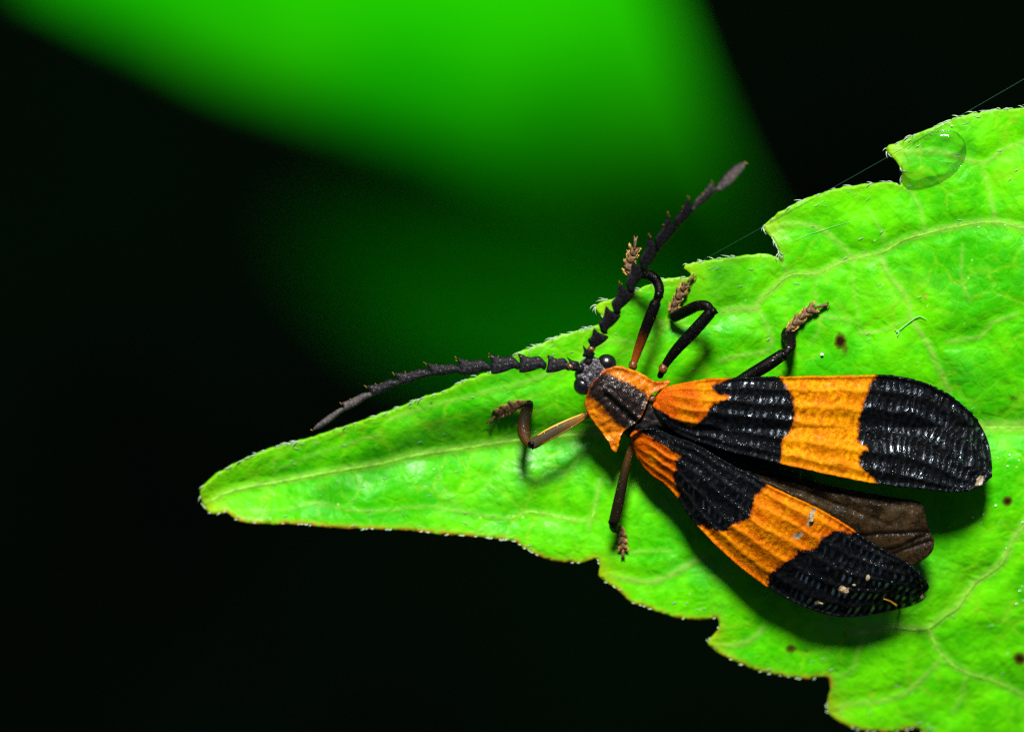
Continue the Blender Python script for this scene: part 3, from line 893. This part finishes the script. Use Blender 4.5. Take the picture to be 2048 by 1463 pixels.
def antenna(segs, heights, label_cup, tilt=0.0):
    """segs: (base point, tooth tip, far corner, base width); each is a flattened toothed wedge"""
    root = None
    for i, (b, tooth, cor, w) in enumerate(segs):
        b, tooth, cor = (np.array(q, float) for q in (b, tooth, cor))
        endm = tooth * .35 + cor * .65
        ax = endm - b; L = np.linalg.norm(ax); ax /= L; n = np.array((-ax[1], ax[0]))
        if (tooth - b) @ n < 0: n = -n
        if i < len(segs) - 1:
            ol = [b - n * 3.5, b + n * 3.5, b + ax * 4.5 + n * w * .34, b + ax * L * .26 + n * ((tooth - b) @ n * .64 + 2.6), b * .42 + tooth * .58 + n * 3.0, tooth - ax * 2, tooth,
                  tooth * .72 + cor * .28 - ax * 2.0, tooth * .3 + cor * .7 - ax * 1.0, cor, cor - ax * L * .12 - n * 1.2, b * .5 + cor * .5 - n * 4.0, b * .8 + cor * .2 - n * 3.2, b + ax * 4.5 - n * w * .36]
        else:
            ol = [b - n * w * .5, b + n * w * .5, b + ax * L * .3 + n * label_cup, b + ax * L * .65 + n * label_cup * .95, b + ax * L * .9 + n * label_cup * .6, b + ax * L,
                  b + ax * L * .85 - n * label_cup * .7, b + ax * L * .5 - n * label_cup, b + ax * L * .2 - n * label_cup * .7]
        h0, h1 = heights[i], heights[i + 1]
        def zf(P, b=b, ax=ax, n=n, L=L, h0=h0, h1=h1):
            return tilt * ((P - b) @ n) / 100 + h0 + (h1 - h0) * np.clip((P - b) @ ax / L, 0, 1.2)
        V, F = pillow(ol, zf, 0, 0.055 if i else .075, 2.4, .95)
        if root is None:
            root = mk('antenna', V, F, M_ANT, BEETLE)
        else:
            mk('antenna_segment', V, F, M_ANTT if i >= len(segs) - 2 else M_ANT, root)
        if i == 0:      # amber pedicel between the first two long segments
            nb = np.array(segs[1][0], float)
            e = up(nb[0], nb[1], h1)
            mk('pedicel', *ellipsoid(e, (.075, .075, .07), 14, 10), M_AMBER, root)
        # amber bristles at the tooth
        if i:
            bb = Bag()
            for k in range(4):
                q = tooth * (1 - .16 * k) + (b if k > 1 else cor) * .16 * k
                a = math.atan2(*(n + ax * random.uniform(.2, 1.0))[::-1]) + random.uniform(-.4, .4)
                Lh = random.uniform(2.5, 5)
                bb.add(tube([up(q[0], q[1], h1 + .01), up(q[0] + math.cos(a) * Lh, q[1] + math.sin(a) * Lh, h1 + .03)], [.009, .004], 5))
            o = mk('bristles', bb.V, bb.F, M_BRISTLE, root); tag(o, kind='stuff')
    return root

hb0 = bzs(1180, 720, 1.12)
SEG_R = [((1177, 720), (1166, 690), (1189, 705), 13), ((1182, 698), (1188, 656), (1217, 673), 20), ((1205, 666), (1212, 612), (1241, 630), 25), ((1231, 626), (1239, 566), (1269, 586), 26), ((1260, 583), (1265, 520), (1291, 538), 25),
         ((1287, 541), (1298, 470), (1320, 498), 22), ((1315, 500), (1337, 427), (1352, 461), 18), ((1349, 460), (1377, 394), (1388, 420), 15), ((1386, 421), (1424, 363), (1435, 380), 13), ((1432, 381), (1490, 325), (1490, 325), 6)]
antenna(SEG_R, [hb0 + .05 + v for v in (0, .08, .12, .2, .3, .42, .6, .8, 1.0, 1.25, 1.5)], 11, 0.75)
SEG_L = [((1160, 737), (1133, 713), (1141, 739), 13), ((1141, 733), (1095, 710), (1092, 744), 23), ((1093, 730), (1036, 707), (1039, 744), 27), ((1040, 730), (978, 708), (983, 747), 26), ((983, 735), (913, 716), (921, 749), 22),
         ((925, 740), (850, 726), (864, 750), 21), ((864, 746), (787, 746), (798, 769), 20), ((801, 764), (731, 772), (743, 792), 18), ((744, 787), (682, 806), (688, 822), 16), ((688, 817), (625, 860), (625, 860), 6)]
antenna(SEG_L, [hb0 + v for v in (0, .05, .05, .02, .0, -.02, -.02, .0, .02, .05, .1)], 7)

# ------------------------------------------------------------------ legs
def limb(name, pts, widths, hs, mat, parent, flat=.8, k=6):
    V, F = sweep(pts, widths, hs, 14, k, flat)
    n = len(V)
    grad = np.repeat(np.linspace(0, 1, n // 14), 14)
    o = mk(name, V, F, mat, parent, attrs=dict(grad=grad))
    hb_ = Bag(); m_ = n // 14
    for h_ in range(34):
        i_ = random.randrange(3, m_ - 3); j_ = random.randrange(14)
        c_ = V[i_ * 14:(i_ + 1) * 14].mean(0); p_ = V[i_ * 14 + j_]
        o_ = p_ - c_; o_ /= np.linalg.norm(o_) + 1e-9
        f_ = V[(i_ + 1) * 14:(i_ + 2) * 14].mean(0) - c_; f_ /= np.linalg.norm(f_) + 1e-9
        L_ = random.uniform(.02, .045)
        hb_.add(tube([p_ - o_ * .005, p_ + (o_ * .6 + f_ * .8) * L_], [.0045, .002], 4, cap=False))
    tag(mk('fine_hairs', hb_.V, hb_.F, M_TAN, o if parent is BEETLE else parent), kind='stuff')
    return o

def heart(c, d, w, l, z0, z1):
    d = np.array(d, float); d /= np.linalg.norm(d); n = np.array((-d[1], d[0]))
    pts = [(-.5, -.22), (-.5, .22), (-.1, .34), (.32, .56), (.52, .42), (.42, .16), (.30, 0), (.42, -.16), (.52, -.42), (.32, -.56), (-.1, -.34)]
    ol = [np.array(c) + d * a * l + n * b * w for a, b in pts]
    return pillow(ol, lambda P: z0 + (z1 - z0) * ((P - np.array(c)) @ d / l + .5), 0, 0.055, 1.8, .9)

def tarsus(path, width, leg, z_first, z_last, claw=True):
    p = catmull(path, 1.0)
    n = 4
    L = len(p) - 1
    fuzz = Bag()
    stops = [0, .20, .40, .60, .78, 1.0]
    for k in range(n):
        a = p[int(stops[k] * L)]; b = p[int(stops[k + 1] * L)]
        z0 = z_first + (z_last - z_first) * stops[k]; z1 = z_first + (z_last - z_first) * stops[k + 1]
        V, F = heart((a + b) / 2 + RNG.uniform(-1, 1, 2), b - a + RNG.uniform(-2, 2, 2), width * (0.7 if k == 0 else RNG.uniform(.8, 1.12)), np.linalg.norm(b - a) * RNG.uniform(1.15, 1.4), z0 + RNG.uniform(.01, .05), z1)
        mk('tarsus_segment', V, F, M_TAN, leg)
        d_ = (b - a) / (np.linalg.norm(b - a) + 1e-9); n_ = np.array((-d_[1], d_[0]))
        for h_ in range(44):
            sd_ = random.choice((-1, 1)); tt = random.uniform(.2, 1.15)
            q0 = a + (b - a) * tt + n_ * sd_ * width * random.uniform(.25, .5) * (.6 + .4 * min(1, tt))
            q1 = q0 + d_ * random.uniform(1.5, 5) + n_ * sd_ * random.uniform(0.5, 3.0)
            zz = z0 + (z1 - z0) * tt
            fuzz.add(tube([up(*q0, zz + .02), up(*q1, zz - .01)], [.011, .004], 4))
    a = p[int(.74 * L)]; b = p[-1]
    bg_ = Bag()
    bg_.add(tube([up(*a, z_last + .03), up(*((a + b) / 2), z_last + .05), up(*b, z_last + .02)], [.022, .03, .038], 8))
    d = (b - a) / np.linalg.norm(b - a); nn = np.array((-d[1], d[0]))
    for s in (-1, 1):
        q1 = b + d * 3 + nn * s * 3; q2 = b + d * 6.5 + nn * s * 3.4
        bg_.add(tube([up(*b, z_last + .03), up(*q1, z_last + .04), up(*q2, z_last - .02)], [.022, .016, .006], 6))
    mk('claw', bg_.V, bg_.F, M_TAN, leg)
    tag(mk('tarsus_hairs', fuzz.V, fuzz.F, M_GOLD, leg), kind='stuff')

def knee(x, y, z, dx, dy, leg):
    d = np.array((dx, dy), float); d /= np.linalg.norm(d)
    mk('knee_spur', *tube([up(x - d[0] * 5, y - d[1] * 5, z), up(x, y, z + .01), up(x + d[0] * 5, y + d[1] * 5, z)], [.10, .075, .02], 9), M_LEGB, leg, attrs=dict(grad=np.ones(9 * 7)))
def trochanter(x, y, h, r, leg):
    mk('trochanter', *ellipsoid(up(x, y, h), (r / 100, r / 100 * 1.2, r / 100)), M_AMBER, leg)

# front leg on the far side: its foot hangs out past the leaf's edge
z0 = bzs(1266, 735, .85)
lg = limb('leg', [(1264, 738), (1270, 718), (1283, 680), (1298, 640), (1311, 606)], [11, 15, 20, 23, 22], [z0, z0 + .03, z0 + .15, z0 + .25, z0 + .3], M_LEGR, BEETLE)
trochanter(1266, 730, z0 + .02, 9, lg)
limb('tibia', [(1314, 600), (1319, 580), (1313, 562), (1299, 550), (1282, 548), (1270, 546)], [16, 19, 20, 21, 20, 15], [z0 + .3, z0 + .28, z0 + .2, z0 + .12, z0 + .02, z0 - .1], M_LEGB, lg)
knee(1321, 592, z0 + .3, 1, .35, lg)
tarsus([(1262, 552), (1257, 533), (1264, 512), (1270, 494), (1271, 478)], 25, lg, z0 - .12, z0 + .02)

# middle leg on the far side
z0 = bzs(1325, 745, .78)
lg = limb('leg', [(1320, 752), (1329, 732), (1352, 700), (1385, 665), (1420, 626)], [12, 15, 21, 24, 23], [z0 - .05, z0, z0 + .12, z0 + .22, z0 + .28], M_LEGB, BEETLE)
trochanter(1326, 737, z0 + .02, 9, lg)
limb('tibia', [(1422, 622), (1414, 612), (1398, 611), (1372, 622), (1348, 634)], [17, 20, 21, 22, 21], [z0 + .28, z0 + .26, z0 + .18, z0 - .12, z0 - .42], M_LEGB, lg)
knee(1430, 624, z0 + .3, 1, .25, lg)
tarsus([(1343, 628), (1350, 608), (1362, 586), (1373, 566), (1386, 554)], 22, lg, zs(1345, 625) + .16, zs(1384, 556) + .07)

# hind leg on the far side, thigh coming out from under the wing case
z0 = zs(1500, 750)
lg = limb('leg', [(1420, 800), (1460, 775), (1500, 750), (1535, 729), (1565, 709)], [18, 22, 25, 26, 24], [z0 + .62, z0 + .64, z0 + .66, z0 + .7, z0 + .68], M_LEGB, BEETLE)
limb('tibia', [(1570, 708), (1581, 694), (1580, 682), (1577, 671), (1577, 662)], [15, 19, 25, 30, 26], [z0 + .68, z0 + .6, z0 + .45, z0 + .28, z0 + .14], M_LEGB, lg)
knee(1570, 714, z0 + .7, .6, .8, lg)
tarsus([(1574, 662), (1590, 646), (1608, 629), (1627, 616), (1652, 609)], 22, lg, zs(1578, 660) + .12, zs(1652, 609) + .05)

# front leg on the near side
z0 = bzs(1175, 830, .82)
lg = limb('leg', [(1190, 820), (1168, 832), (1135, 849), (1095, 870), (1066, 887)], [12, 15, 20, 23, 22], [z0, z0 + .02, z0 + .1, z0 + .14, z0 + .12], M_LEGO, BEETLE, .55)
for off, c in ((-9.5, 0), (9.0, 1)):
    q = [(1168, 832), (1135, 849), (1095, 870), (1072, 884)]
    d = np.array((-.885, .466)); n = np.array((.466, .885)) * off
    ww = [.55, .9, 1.05, .95]
    V, F = sweep([(x + n[0] * w_, y + n[1] * w_) for (x, y), w_ in zip(q, ww)], [3, 4, 4, 3], [z0 + .04, z0 + .12, z0 + .16, z0 + .14], 8)
    mk('femur_edge', V, F, M_RIM if c == 0 else M_LEGO, lg, attrs=dict(grad=np.zeros(len(V))))
limb('tibia', [(1061, 893), (1052, 880), (1047, 862), (1049, 838), (1055, 817), (1059, 806)], [8, 19, 25, 25, 22, 17], [z0 + .1, z0 + .05, z0 - .05, z0 - .2, z0 - .38, z0 - .45], M_LEGT, lg, .7)
knee(1065, 892, z0 + .1, .1, 1, lg)
tarsus([(1052, 806), (1034, 810), (1014, 817), (996, 827), (980, 844)], 23, lg, zs(1050, 806) + .26, zs(985, 840) + .07)

# middle leg on the near side
z0 = zs(1240, 960)
lg = limb('leg', [(1272, 872), (1258, 910), (1247, 955), (1238, 1000), (1229, 1040)], [14, 15, 18, 22, 22], [z0 + .7, z0 + .72, z0 + .74, z0 + .72, z0 + .66], M_LEGT, BEETLE)
limb('tibia', [(1229, 1042), (1227, 1052), (1231, 1058), (1237, 1056)], [19, 17, 14, 11], [z0 + .64, z0 + .5, z0 + .3, z0 + .18], M_LEGB, lg)
knee(1226, 1048, z0 + .6, .1, 1, lg)
tarsus([(1238, 1052), (1242, 1068), (1245, 1084), (1246, 1098), (1246, 1111)], 21, lg, zs(1240, 1060) + .14, zs(1246, 1110) + .06)

# ------------------------------------------------------------------ small things on the leaf and the beetle
M_WATER = Mat('water')
_t = M_WATER.n.new('ShaderNodeBsdfTransparent'); _g = M_WATER.n.new('ShaderNodeBsdfGlossy'); _g.inputs['Roughness'].default_value = .06
_f = M_WATER.n.new('ShaderNodeFresnel'); _f.inputs[0].default_value = 1.333
_x = M_WATER.n.new('ShaderNodeMixShader')
M_WATER.link(M_WATER.math('MULTIPLY', _f.outputs[0], .55), _x.inputs[0]); M_WATER.link(_t.outputs[0], _x.inputs[1]); M_WATER.link(_g.outputs[0], _x.inputs[2]); M_WATER.link(_x.outputs[0], M_WATER.o.inputs[0])
M_WATER = M_WATER.m
DROP = [(1806, 368), (1800, 352), (1800, 332), (1806, 312), (1822, 290), (1846, 272), (1880, 260), (1910, 262), (1928, 280), (1933, 304), (1924, 330), (1902, 352), (1870, 369), (1836, 377), (1816, 377)]
dol = catmull(DROP, 4, True)
v2, tris = triangulate(dol, 4.0)
dd = seg_dist(v2, dol, True); dw = dd.max()
hz_ = 0.19 * np.clip(1 - (1 - dd / dw) ** 2, 0, 1) ** .62
lz = leaf_z(v2)
top = up_arr(v2, lz + .012 + hz_); bot = up_arr(v2, lz + .006)
n = len(v2)
a, b, c = (top[i] for i in tris[0])
if np.cross(b - a, c - a)[2] < 0: tris = [tuple(reversed(t)) for t in tris]
Fd = list(tris) + [tuple(i + n for i in reversed(t)) for t in tris]
bd = [i for i in range(n) if dd[i] < 1e-3]
nb = len(dol)
for i in range(nb):
    j = (i + 1) % nb
    Fd.append((j, i, i + n, j + n))
wd = mk('water_droplet', np.concatenate([top, bot]), Fd, M_WATER)
tag(wd, 'clear water droplet lying on the topmost tooth of the leaf', 'water droplet')

M_LINT = Mat('lint').set(color=(0.11, 0.33, 0.08), rough=0.5, spec=0.2).m
M_SILK = Mat('silk').set(color=(0.007, 0.036, 0.020), rough=0.25, spec=0.4).m
A = np.array(up(1404, 521, zs(1404, 521) + .02)); B = np.array(up(2300, 12, 1.3))
pts = []
for k in range(25):
    t = k / 24
    p = A * (1 - t) + B * t
    pts.append(p + np.array((0, -0.10 * math.sin(math.pi * t) * .4, 0.25 * math.sin(math.pi * t))))
pts += [B + np.array((3, 1.7, .2)), B + np.array((9, 4, -3)), B + np.array((14, 5, -30))]
tag(mk('silk_thread', *tube(pts, [.0042] * len(pts), 5), M_SILK), 'long thin spider silk thread stretched past the leaf\'s upper teeth', 'silk thread')
q = [(1592, 481), (1620, 468), (1660, 455), (1700, 444)]
tag(mk('silk_thread', *tube([up(x, y, zs(x, y) + .015) for x, y in q], [.0036] * 4, 5), M_LINT), 'short faint silk strand lying flat on the second tooth of the leaf', 'silk thread')

q = [(1793, 664), (1803, 657), (1816, 646), (1830, 636), (1840, 632), (1853, 638)]
bag = Bag(); bag.add(tube([up(x, y, zs(x, y) + .03) for x, y in q], [.015, .012, .011, .012, .009, .004], 6))
bag.add(tube([up(x, y, zs(x, y) + .03) for x, y in ((1795, 672), (1798, 664), (1790, 659))], [.01, .02, .01], 5))
tag(mk('lint_fibre', bag.V, bag.F, M_LINT), 'pale forked lint fibre lying on the leaf above the far wing case', 'fibre')
M_GRAIN = plain('pollen', (0.60, 0.66, 0.55), .5, .4, .02, 30, .15).m
tag(mk('pollen_grain', *ellipsoid(up(1644, 709, zs(1644, 709) + .04), (.034, .03, .03), 16, 10), M_GRAIN), 'round white pollen grain beside the brown spot on the leaf', 'pollen grain')

def wing_top(px, py):
    """height of the beetle's surface under a pixel"""
    dg = bpy.context.evaluated_depsgraph_get()
    o = np.array(up(px, py, 30.0)); d = np.array(up(px, py, 0.0)) - o
    hit, loc, *_ = S.ray_cast(dg, Vector(o), Vector(d).normalized())
    return loc.z if hit else 1.0
bpy.context.view_layer.update()
M_CRUMB = plain('dried_mud', (0.19, 0.14, 0.075), .8, .2, .08, 16, .5).m
def crumb(px, py, r, seed, label):
    z = wing_top(px, py)
    V, F = ellipsoid((0, 0, 0), (1, 1, 1), 12, 8)
    w_ = Waves(1.2, 10, seed)
    k = (1 + .42 * w_(V[:, :2] * 1.0 + V[:, 2:3] * .7)) * .8
    V = V * k[:, None] * np.array((r[0], r[1], r[2]))
    V = V + np.array(up(px, py, z + r[2] * .4))
    tag(mk('crumb', V, F, M_CRUMB), label, 'crumb', 'crumbs of dried mud on the near wing case')
crumb(1687, 1179, (.10, .07, .05), 1, 'largest tan mud crumb, in the middle of the near wing case\'s black end')
crumb(1708, 1169, (.045, .035, .03), 2, 'small pale crumb just right of the largest mud crumb')
crumb(1640, 1205, (.06, .035, .03), 3, 'flat brownish crumb near the outer rim of the black wing end')
crumb(1845, 1191, (.05, .09, .05), 5, 'upright tan crumb at the very tip of the near wing case')
crumb(1622, 1034, (.06, .12, .035), 6, 'long pale scab across the near wing case\'s orange band')
q = [(1768, 1197), (1780, 1201), (1792, 1209), (1800, 1219)]
tag(mk('fibre', *tube([up(x, y, wing_top(x, y) + .03) for x, y in q], [.012, .013, .018, .03], 6), M_BRISTLE), 'bent amber fibre stuck on the near wing case\'s black tip', 'fibre')

M_DEW = Mat('dew').set(color=(0.30, 0.48, 0.30), rough=0.2, spec=0.8).m
db = Bag()
dew = [(2018, 912), (1996, 917), (2016, 934), (2035, 908), (2040, 920), (1946, 1033), (1966, 1030), (1963, 1047), (2046, 1042), (2014, 1098), (2046, 1172), (2038, 1180), (2044, 1200), (2030, 1206), (1848, 1127), (1990, 1010),
       (1960, 452), (2012, 448), (1905, 254), (868, 938)]
for x, y in dew:
    for k in range(1):
        xx, yy = x + random.uniform(-3, 3), y + random.uniform(-3, 3)
        r = random.uniform(.012, .024)
        db.add(ellipsoid(up(xx, yy, zs(xx, yy) + r * .4), (r, r, r), 8, 6))
tag(mk('dew', db.V, db.F, M_DEW), 'tiny glinting dew beads scattered over the leaf surface', 'dew', kind='stuff')

# ------------------------------------------------------------------ leaves behind
def far_leaf(name, outline, midrib, zfun, mat, step, label, stalk):
    ol = catmull(outline, step, True)
    o_ = [p for p in midrib]
    m0 = midrib[0]
    root = empty(name, up(m0[0], m0[1], float(zfun(np.array([m0], float))[0])))
    tag(root, label, 'leaf', 'blurred leaves behind')
    sheet('blade', ol, step, zfun, mat, root, thick=.25, closed_smooth=False)
    mr = catmull(midrib, step)
    z = zfun(mr)
    k = len(mr)
    mk('midrib', *tube(up_arr(mr, z - .25), np.linspace(.45, .12, k), 8), mat, root)
    b = np.array(up(m0[0], m0[1], float(z[0])))
    mk('petiole', *tube([b] + [b + np.array(s) for s in stalk], np.linspace(.5, 1.2, len(stalk) + 1), 8), mat, root)
    return root

BO = [(40, -40), (120, 5), (260, 80), (420, 160), (600, 232), (790, 292), (960, 365), (1110, 455), (1250, 530), (1400, 585), (1560, 620), (1600, 628), (1570, 560), (1500, 430), (1432, 280), (1372, 130), (1322, 0), (1270, -140),
      (1240, -300), (1080, -450), (880, -560), (640, -560), (380, -450), (160, -250), (50, -110)]
BM = [(520, -560), (700, -330), (900, -80), (1100, 150), (1300, 370), (1480, 530), (1620, 622)]
bm = catmull(BM, 30)
def back_z(P):
    t = np.clip(((P - np.array((520., -560))) @ np.array((.68, .73))) / 1620, 0, 1)     # 0 base .. 1 tip
    d = seg_dist(P, bm) / 100
    e = (P[:, 0] - 80) * -.397 + (P[:, 1] + 20) * .918
    q = ((e + 260) * .55 + (P[:, 1] - 20) * .55 + .42 * np.clip(P[:, 0] - 950, 0, None)) * 0.0134
    q = np.clip(q, -3.0, None)
    return -76 - (0.112 * q * q - 0.15 * q) + 0.10 * np.sin(P[:, 0] / 130.0) * np.cos(P[:, 1] / 160.0)
far_leaf('background_leaf', BO, BM, back_z, M_BACK, 26, 'large bright green out of focus leaf across the top behind the antennae', [(-2, 4, -1), (-5, 9, -8), (-7, 12, -40), (-8, 13, GZ + 78)])

DO = [(560, 440), (660, 390), (800, 370), (980, 400), (1180, 460), (1350, 560), (1440, 680), (1400, 760), (1240, 800), (1050, 800), (860, 750), (700, 660), (600, 550)]
DM = [(1440, 740), (1250, 650), (1000, 580), (760, 500), (560, 440)]
dm_ = catmull(DM, 40)
def deep_z(P):
    d = seg_dist(P, dm_) / 100
    return -104 + 0.35 * d ** 1.2 - 4.5 * np.clip((1150 - P[:, 0]) / 400, 0, 2) ** 1.6
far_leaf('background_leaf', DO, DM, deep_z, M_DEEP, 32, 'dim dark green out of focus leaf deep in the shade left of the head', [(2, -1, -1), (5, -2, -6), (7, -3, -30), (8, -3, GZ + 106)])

# the bush added out of view, towards the sun, to shade the ground and dim leaf
def shade_bush():
    bag = Bag(); rnd = random.Random(5)
    def blade(c, yaw, pitch, L, W):
        V, F = [], []
        cy, sy, cp, sp = math.cos(yaw), math.sin(yaw), math.cos(pitch), math.sin(pitch)
        for i in range(7):
            t = i / 6
            w_ = W * math.sin(math.pi * min(.97, t * .9 + .06)) ** .8
            for s in (-1, 0, 1):
                x, y, z = L * t, w_ * s, (.10 * W * abs(s)) - .16 * L * t * t
                x2, z2 = x * cp - z * sp, x * sp + z * cp
                V.append((c[0] + x2 * cy - y * sy, c[1] + x2 * sy + y * cy, c[2] + z2))
        for i in range(6):
            for s in range(2):
                a = i * 3 + s
                F.append((a, a + 3, a + 4, a + 1))
        bag.add((V, F))
    for k in range(26):
        x = -62 + 124 * (k % 9) / 8 + rnd.uniform(-5, 5)
        y = (78, 108, 138)[k // 9] + rnd.uniform(-6, 6)
        topz = -20 + rnd.uniform(-8, 6)
        lean = (rnd.uniform(-8, 8), rnd.uniform(-8, 8))
        st = [np.array((x - lean[0] * (1 - t), y - lean[1] * (1 - t), GZ + (topz - GZ) * t)) for t in np.linspace(0, 1, 7)]
        bag.add(tube(st, np.linspace(1.3, .4, 7), 6))
        for j in range(26):
            t = rnd.uniform(.45, 1)
            c = st[0] * (1 - t) + st[-1] * t
            blade(c, j * 2.4 + rnd.uniform(-.4, .4), rnd.uniform(-.25, .3), rnd.uniform(17, 26), rnd.uniform(4.5, 7))
    tag(mk('shade_foliage', bag.V, bag.F, M_BACK, origin=(0, 100, GZ)), 'unseen leafy green shoots added to shade the forest floor and the dim leaf', 'shade_bush', kind='stuff')
shade_bush()
